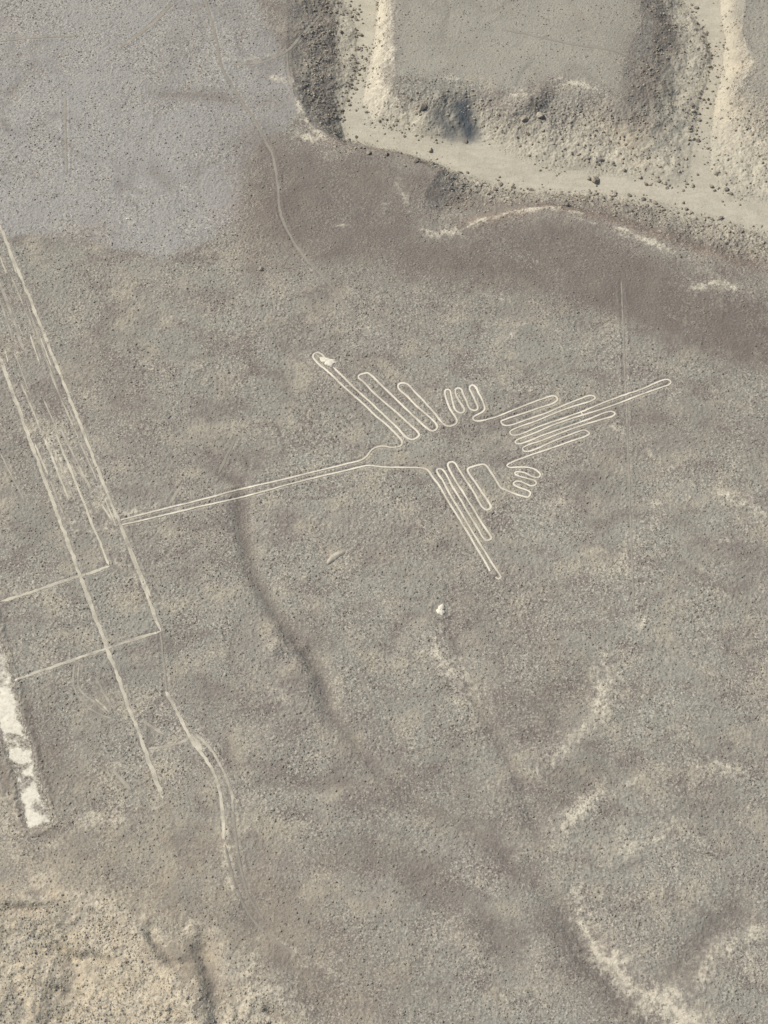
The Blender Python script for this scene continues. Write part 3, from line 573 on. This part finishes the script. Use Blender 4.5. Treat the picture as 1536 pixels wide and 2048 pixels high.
# --- ribbons
def ribbon(P, w, seed, lift=0.025, wobble=0.18, keep=1.0, cols=4, end_taper=True):
    """draped strip along the dense polyline P; returns V, F"""
    rs = np.random.RandomState(seed); n = len(P)
    T = np.gradient(P, axis=0); T /= np.linalg.norm(T, axis=1)[:, None] + 1e-9; N = np.stack([-T[:, 1], T[:, 0]], -1)
    s = np.arange(n) * 0.3
    def sn(k, wl_): return noise(s, s * 0 + k * 7.1 + seed * 3.3, wl_, seed % 7 + k)
    wl_ = w * 0.5 * (1 + wobble * sn(1, 2.5) + wobble * 0.9 * sn(2, 0.7)); wr = w * 0.5 * (1 + wobble * sn(3, 2.5) + wobble * 0.9 * sn(4, 0.7))
    C = P + N * (w * wobble * 0.35 * sn(5, 3.0))[:, None]
    if end_taper:
        e = np.minimum(np.arange(n), np.arange(n)[::-1]); f = np.clip((e + 0.6) / 2.5, 0, 1); wl_ = wl_ * f; wr = wr * f
    V = []
    for c in np.linspace(-1, 1, cols):
        off = np.where(c < 0, c * wr, c * wl_); q = C + N * off[:, None]
        V.append(np.c_[q, ground_z(q[:, 0], q[:, 1]) + lift - 0.018 * abs(c)])
    V = np.stack(V, 1).reshape(-1, 3)
    F = []
    kn = noise(s, s * 0 + seed * 5.7, 3.2, 3 + seed % 5) * 0.6 + noise(s, s * 0 + seed * 2.7, 0.9, 5) * 0.5
    thr = np.quantile(kn, 1 - keep) if keep < 1 else -9
    for i in range(n - 1):
        if kn[i] < thr: continue
        for c in range(cols - 1):
            a = i * cols + c; F.append((a, a + 1, a + cols + 1, a + cols))
    return V, np.array(F)
def merged(name, strips, mat):
    VV = []; FF = []; o = 0
    for V, F in strips:
        VV.append(V); FF.append(F[:, ::-1] + o); o += len(V)
    return mesh_from(name, np.concatenate(VV), np.concatenate(FF), mat, 4)

root = obj('geoglyph', None); bx, by, bz = atz(880, 890); root.location = (bx, by, bz)
tag(root, "white line drawing of a hummingbird scraped into the desert floor, long straight beak pointing left", 'geoglyph')
names = {'beak': 'beak', 'head': 'head', 'upper': 'wing', 'lower': 'wing', 'foot_a': 'foot', 'foot_b': 'foot', 'tail': 'tail'}
plabels = {'upper': 'upper wing with three long feathers pointing up and left', 'lower': 'lower wing with long feathers pointing down', 'foot_a': 'upper foot with three looped toes',
           'foot_b': 'lower foot of small wavy loops', 'tail': 'fan of narrow tail feathers, the middle one longest', 'beak': 'two long parallel lines of the beak'}
sd = 1
for k, v in BIRD.items():
    st = []
    for p in v:
        w = 0.33 if k in ('upper', 'lower', 'foot_a') else 0.29
        if p is TICK: w = 0.25
        if k in ('beak', 'head'): w = 0.28
        st.append(ribbon(line_pts(p), w, sd, lift=0.075, wobble=0.26, end_taper=p in (WING_UP_A, WING_UP_B, TICK))); sd += 1
    me = merged(names[k], st, M_BIRD)
    o = obj(names[k], me, root); o.matrix_parent_inverse = Matrix.Translation((-bx, -by, -bz))
    if k in plabels: o['label'] = plabels[k]
for p, w, s, lab in LINES:
    keep = 1.0
    me = merged('geoglyph_line', [ribbon(line_pts(p), w * (0.68 if w > .5 else .8), sd, lift=0.045, wobble=0.5, keep=keep)], line_mat(s)); sd += 1
    tag(obj('geoglyph_line', me), lab, 'geoglyph line', 'straight pale lines scraped in the desert')
for p, w, s in TRACKS:
    tag(obj('vehicle_track', merged('vehicle_track', [ribbon(line_pts(p), w, sd, lift=0.05, wobble=0.4, keep=1.0)], line_mat(s))), kind='structure'); sd += 1
for p, w, s in PATHS:
    tag(obj('path', merged('path', [ribbon(line_pts(p), w, sd, lift=0.05, wobble=0.4, keep=1.0)], line_mat(s - 0.1))), kind='structure'); sd += 1

# --- the white scraped strip, lower left: a thin crust cut out of the grid by a ragged outline
def crust(name, D, thr_noise, lift, mat, extra=None):
    m = D > thr_noise
    if extra is not None: m &= extra
    m4 = m[:-1, :-1]
    q = QUAD[m4 & near[:-1, :-1]]
    used = np.zeros(NX * NY, bool); used[q.ravel()] = True; remap = np.cumsum(used) - 1
    V = VERT[used].copy(); V[:, 2] += lift
    rs = np.random.RandomState(5); V[:, :2] += rs.uniform(-0.05, 0.05, (len(V), 2))
    return mesh_from(name, V, remap[q], mat, 4)
g = NT('white_crust'); f = g.noise(1.5, 4, 0.65); b = g.noise(0.22, 3, 0.6); fa = g.attr('fade')
c = g.mix(g.ramp(f, 0.35, 0.75), (0.74, 0.71, 0.605), (0.58, 0.545, 0.45)); c = g.mix(g.ramp(g.noise(4.5, 2, 0.6), 0.63, 0.72), c, (0.25, 0.23, 0.20))
fk = g.ramp(g.math('ADD', fa.outputs['Fac'], g.math('MULTIPLY', g.math('SUBTRACT', g.noise(0.8, 5, 0.7), 0.5), 2.2)), 0.15, 1.0)
c = g.mix(fk, c, (0.30, 0.275, 0.235)); c = g.mix(g.math('MULTIPLY', fk, g.ramp(g.noise(2.6, 2, 0.6), 0.48, 0.60)), c, (0.16, 0.145, 0.125)); c = g.mix(g.math('MULTIPLY', fk, g.ramp(g.noise(3.3, 2, 0.6), 0.53, 0.64)), c, (0.52, 0.485, 0.40))
g.l(c, g.b.inputs['Base Color']); g.bump(f, 0.5, 0.08); M_CRUST = g.m
ragged = 0.05 + 0.45 * fbm(GX, GY, 3.0, 4, 61) + 0.15 * n2
cracks = np.full(GX.shape, 9.0, np.float32)
for p, w in [([(22,1472),(40,1478),(58,1496)], .8), ([(14,1524),(40,1535),(66,1526)], .3), ([(30,1537),(48,1555),(70,1557)], .45), ([(42,1580),(62,1562)], .3), ([(70,1608),(84,1622),(96,1618)], .5), ([(0,1482),(30,1490)], .3)]:
    cracks = np.minimum(cracks, seg_dist(atl(p), 2.0) + 0.35 * warp - w * 0.7)
yt0, yt1 = at(0, 1425)[1], at(0, 1335)[1]
FADE = np.maximum(1 - sm(-0.1, 0.75, dS + 0.55 * warp), 1 - sm(-0.35, 0.75, cracks + 0.2 * n2))
FADE = np.clip(np.maximum(FADE, 0.52 * sm(yt0, yt1, GY + 1.5 * brk)) + 0.15 * brk, 0, 1)
me = crust('white_strip', dS, -0.15 + 0.35 * n2, 0.05, M_CRUST, GX < 999)
vx = np.empty(len(me.vertices) * 3, np.float32); me.vertices.foreach_get('co', vx); vx = vx.reshape(-1, 3)
fd = samp(FADE, vx[:, 0], vx[:, 1])
a = me.attributes.new('fade', 'FLOAT', 'POINT'); a.data.foreach_set('value', fd.astype(np.float32))
tag(obj('white_strip', me), "broad chalk-white scraped strip with grey patches, narrowing to a blunt end at the lower left", 'ground strip')

# --- white mounds of fine dug soil
def mound(px, py, rx, ry, h, seed, name, label, cat, group=None, rot=0.0):
    x0, y0, _ = atz(px, py); n = 15; rings = 9; V = []; F = []
    rs = np.random.RandomState(seed); nseg = 28
    for r in range(rings):
        u = r / (rings - 1)
        for k in range(nseg):
            a_ = 2 * math.pi * k / nseg
            e = 1 + 0.25 * math.sin(2 * a_ + seed) + 0.18 * math.sin(3 * a_ + seed * 2.1) + 0.12 * math.sin(7 * a_ + seed) + rs.uniform(-.09, .09) * u
            lx = u * rx * e * math.cos(a_); ly = u * ry * e * math.sin(a_)
            x = x0 + lx * math.cos(rot) - ly * math.sin(rot); y = y0 + lx * math.sin(rot) + ly * math.cos(rot)
            V.append((x - x0, y - y0, float(ground_z(x, y)) + h * (1 - u * u) ** 1.3 * (1 + rs.uniform(-.2, .2)) + (0.10 if u < 1 else -0.04)))
    V.append((0, 0, float(ground_z(x0, y0)) + h + 0.05)); c_ = len(V) - 1
    V = np.array(V); z0 = V[:, 2].min(); V[:, 2] -= z0
    me = bpy.data.meshes.new(name)
    fs = [(r * nseg + k, r * nseg + (k + 1) % nseg, (r + 1) * nseg + (k + 1) % nseg, (r + 1) * nseg + k) for r in range(1, rings - 1) for k in range(nseg)]
    fs = [f[::-1] for f in fs]
    fs += [(c_, nseg + (k) % nseg, nseg + (k + 1) % nseg) for k in range(nseg)]
    me.from_pydata([tuple(v) for v in V], [], fs); me.materials.append(M_CRUST); me.update()
    for p in me.polygons: p.use_smooth = True
    return tag(obj(name, me, loc=(x0, y0, z0)), label, cat, group)
mound(656, 723, 1.35, .85, .16, 3, 'soil_mound', "small heap of white soil covering the line near the tip of the bird's upper wing", 'mound', rot=-0.1)
mound(882, 1220, .85, .8, .2, 5, 'soil_mound', "lone round heap of white soil on open ground below the bird", 'mound')
mound(257, 438, .4, .28, .2, 8, 'soil_mound', "tiny white heap of soil within the painted window reflection at the upper left", 'mound')

# --- low curved bank below the beak
def berm_obj():
    P = dens(np.array([atz(x, y)[:2] for x, y in [(655,1128),(664,1118),(674,1110),(690,1104)]]), 0.25); n = len(P)
    T = np.gradient(P, axis=0); T /= np.linalg.norm(T, axis=1)[:, None]; N = np.stack([-T[:, 1], T[:, 0]], -1)
    V = []; cols = 9
    for c in np.linspace(-1, 1, cols):
        e = np.sin(np.linspace(0.12, np.pi - 0.12, n)) ** 0.5
        q = P + N * (c * 0.62 * e)[:, None]
        V.append(np.c_[q, ground_z(q[:, 0], q[:, 1]) + 0.32 * e * (1 - c * c) + np.random.RandomState(4).uniform(-.02, .02, n) * (abs(c) < .9) - 0.03 * (abs(c) > .9)])
    V = np.stack(V, 1).reshape(-1, 3); F = []
    for i in range(n - 1):
        for c in range(cols - 1):
            a = i * cols + c; F.append((a, a + cols, a + cols + 1, a + 1))
    g = NT('bank_soil'); g.l(g.mix(g.ramp(g.noise(1.4, 3), .35, .65), (.36, .33, .28), (.43, .395, .33)), g.b.inputs['Base Color']); g.bump(g.noise(5, 2), .5, .06)
    return tag(obj('earth_bank', mesh_from('earth_bank', V, np.array(F), g.m, 4)), "short curved raised bank of pale earth lying alone beneath the bird's beak", 'earth bank')
berm_obj()

# ------------------------------------------------------------------ rocks
ICO_V = []; ph = (1 + 5 ** .5) / 2
for a, b in ((-1, ph), (1, ph), (-1, -ph), (1, -ph)): ICO_V.append((a, b, 0))
for a, b in ((-1, ph), (1, ph), (-1, -ph), (1, -ph)): ICO_V.append((0, a, b))
for a, b in ((ph, -1), (ph, 1), (-ph, -1), (-ph, 1)): ICO_V.append((a, 0, b))
ICO_V = np.array(ICO_V) / np.linalg.norm(ICO_V[0])
ICO_F = np.array([(0,11,5),(0,5,1),(0,1,7),(0,7,10),(0,10,11),(1,5,9),(5,11,4),(11,10,2),(10,7,6),(7,1,8),(3,9,4),(3,4,2),(3,2,6),(3,6,8),(3,8,9),(4,9,5),(2,4,11),(6,2,10),(8,6,7),(9,8,1)])
def scatter(name, x, y, r, mat, seed, label=None, sink=0.15, flatk=0.65):
    rs = np.random.RandomState(seed); n = len(x); z = ground_z(x, y)
    V = ICO_V[None] * (1 + rs.uniform(-.28, .22, (n, 12, 1)))
    sc = np.stack([rs.uniform(.7, 1.25, n), rs.uniform(.6, 1.05, n), rs.uniform(.45, .9, n) * flatk / .65], -1)
    V = V * sc[:, None]
    a = rs.uniform(0, 2 * np.pi, n); ca, sa_ = np.cos(a)[:, None], np.sin(a)[:, None]
    X = V[..., 0] * ca - V[..., 1] * sa_; Y = V[..., 0] * sa_ + V[..., 1] * ca
    V = np.stack([X, Y, V[..., 2]], -1) * r[:, None, None] + np.stack([x, y, z + r * sink], -1)[:, None]
    F = ICO_F[None] + (np.arange(n) * 12)[:, None, None]
    me = mesh_from(name, V.reshape(-1, 3), F.reshape(-1, 3), mat, 3, {'tone': np.repeat(rs.uniform(0, 1, n), 12)}, smooth=False)
    return tag(obj(name, me), label, 'stones' if label else None, kind='stuff')

rs = np.random.RandomState(77)
# stones strewn over the plain
N = 200000
x = rs.uniform(-94, 94, N); y = rs.uniform(24, 258, N)
dn = 0.30 + 0.7 * sm(-0.3, 0.5, fbm(x, y, 11, 4, 71)); dn *= (1 - samp(sandm, x, y)) * (1 - 0.75 * np.clip(samp(mauve, x, y), 0, 1)) * (1 - 0.5 * samp(MESA_T, x, y)) * (1 - .4 * samp(glare, x, y))
dn = np.where(samp(line_d, x, y) < 0.42, 0, dn); dn = np.where(samp(faint_d, x, y) < 0.4, dn * 0.15, dn); dn = np.where(samp(dS, x, y) > 0, dn * .05, dn); dn = np.where(samp(slopem, x, y) > .3, 0, dn)
k = rs.rand(N) < dn; x, y = x[k], y[k]
r = 0.06 + 0.15 * rs.rand(len(x)) ** 3.4
scatter('gravel', x, y, r, M_STONE, 1, "dark stones strewn thickly over the open desert plain")
# rubble on the ravine banks
N = 90000
x = rs.uniform(-40, 94, N); y = rs.uniform(130, 258, N)
sl_, sn_ = samp(slopem, x, y), samp(sandm, x, y)
edge = np.exp(-(np.clip(samp(dFw, x, y), -9, 9) / 1.6) ** 2)
cl = sm(-0.35, 0.5, fbm(x, y, 6, 4, 73))
dn = np.clip(0.75 * sl_ * (0.25 + cl) * (1 - 0.7 * samp(sandc, x, y)) * (1 - 0.85 * sm(.6, .95, samp(tw, x, y))) + 0.55 * edge * cl * (sl_ + sn_ > .3), 0, 1) * (1 - 0.75 * samp(bank, x, y))
k = rs.rand(N) < dn; x, y = x[k], y[k]
r = 0.09 + 0.26 * rs.rand(len(x)) ** 2.6
scatter('rubble', x, y, r, M_ROCK, 2, "broken rocks and clods covering the banks of the ravine")
# clods on the hillside
N = 50000
x = rs.uniform(-94, 0, N); y = rs.uniform(24, 75, N); k = rs.rand(N) < samp(hillm, x, y) * (0.08 + 0.6 * sm(-.4, .5, fbm(x, y, 5, 3, 74))); x, y = x[k], y[k]
r = 0.06 + 0.16 * rs.rand(len(x)) ** 2.4
g2 = rock_material('pale_clod', (0.30, 0.27, 0.215), (0.52, 0.475, 0.375))
scatter('clods', x, y, r, g2, 3, "pale crumbly clods over the broken hillside at the lower left")

# single rocks large enough to point at
def rock_mesh(seed, name='rock'):
    r = np.random.RandomState(seed); V = ICO_V.copy(); F = [tuple(f) for f in ICO_F]
    mid = {}; V = list(map(tuple, V)); nf = []
    def m(a, b):
        k = (min(a, b), max(a, b))
        if k not in mid:
            p = (np.array(V[a]) + np.array(V[b])) / 2; p /= np.linalg.norm(p); mid[k] = len(V); V.append(tuple(p))
        return mid[k]
    for a, b, c in F:
        ab, bc, ca = m(a, b), m(b, c), m(c, a); nf += [(a, ab, ca), (b, bc, ab), (c, ca, bc), (ab, bc, ca)]
    V = np.array(V)
    for _ in range(7):                                  # chisel flat faces off the ball
        d = r.normal(size=3); d /= np.linalg.norm(d); h = r.uniform(.45, .85); k_ = V @ d; V = V - np.clip(k_ - h, 0, None)[:, None] * d
    V *= 1 + r.uniform(-.05, .05, (len(V), 1)); V *= np.array([1.15, .9, .72])
    me = bpy.data.meshes.new(name); me.from_pydata([tuple(v) for v in V], [], nf); me.materials.append(M_ROCK); me.update(); return me
RM = [rock_mesh(s) for s in range(8)]
first = None
def rock(px, py, r, label, group, k):
    x_, y_, z_ = atz(px, py); o = bpy.data.objects.new('rock', RM[k % 8]); COL.objects.link(o)
    o.location = (x_, y_, z_ + r * .3); o.rotation_euler = (rs.uniform(-.3, .3), rs.uniform(-.3, .3), rs.uniform(0, 6.28)); o.scale = (r * rs.uniform(.85, 1.2),) * 2 + (r * rs.uniform(.75, 1.1),)
    tag(o, label, 'rock', group); return o
rock(1190,360,.95,"darkest and largest rock standing on the sand at the foot of the ravine bank", 'single rocks in the ravine', 1)
rock(1176,357,.55,"smaller dark rock touching the left side of the largest rock on the sand", 'single rocks in the ravine', 2)
rock(861,301,.62,"pale rounded rock on the sand just above the dark rim of the plain", 'single rocks in the ravine', 3)
rock(932,284,.55,"pale rock just below the dark blue-grey stain on the sand", 'single rocks in the ravine', 4)
rock(1421,372,.5,"isolated dark rock in the mouth of the narrow side ravine", 'single rocks in the ravine', 5)
rock(747,96,.35,"small lone rock in the middle of the narrow sandy bed at the top", 'single rocks in the ravine', 6)
rock(727,137,.42,"flat dark rock on the narrow sandy bed, under the lone small rock", 'single rocks in the ravine', 7)
rock(1048,238,.75,"dark rock at the foot of the bank right of the blue-grey stain", 'single rocks in the ravine', 0)
rock(1078,232,.8,"bluish dark boulder beside the notch cut in the bank of the flat block", 'single rocks in the ravine', 2)
rock(695,200,.45,"rock at the left edge of the sandy bed where it bends", 'single rocks in the ravine', 4)
rock(846,215,.9,"pale boulder bulging out of the bank left of the stain", 'single rocks in the ravine', 6)
rock(522,538,.5,"lone dark stone on the brown plain left of the thin path", 'single stones on the plain', 3)
spots = []
EDGES = [([(705,10),(715,60),(716,130),(698,190),(682,240)], 60), ([(690,290),(760,300),(830,318)], 12), ([(900,345),(960,368),(1040,386),(1130,392),(1250,400),(1330,420),(1440,448),(1536,480)], 105),
         ([(1380,20),(1415,75),(1425,120),(1410,170),(1394,220),(1384,290),(1372,366)], 60), ([(760,240),(820,262)], 10), ([(1455,392),(1424,335)], 12), ([(1290,360),(1340,372)], 10), ([(1040,270),(1150,300),(1250,330)], 19)]
for pts, n in EDGES:
    P = np.array(pts, float); d = np.r_[0, np.cumsum(np.hypot(*np.diff(P, axis=0).T))]
    for q in rs.uniform(0, d[-1], n):
        i = min(len(P) - 2, np.searchsorted(d, q) - 1); i = max(i, 0); p = P[i] + (P[i + 1] - P[i]) * (q - d[i]) / (d[i + 1] - d[i]); spots.append((p[0] + rs.normal() * 9, p[1] + rs.normal() * 8))
for i, (px, py) in enumerate(spots[:288]):
    rock(px, py, 0.24 + 0.30 * rs.rand() ** 2, "small dark angular rock strewn along the edge of the sandy ravine bed", 'rocks along the ravine edge', i)
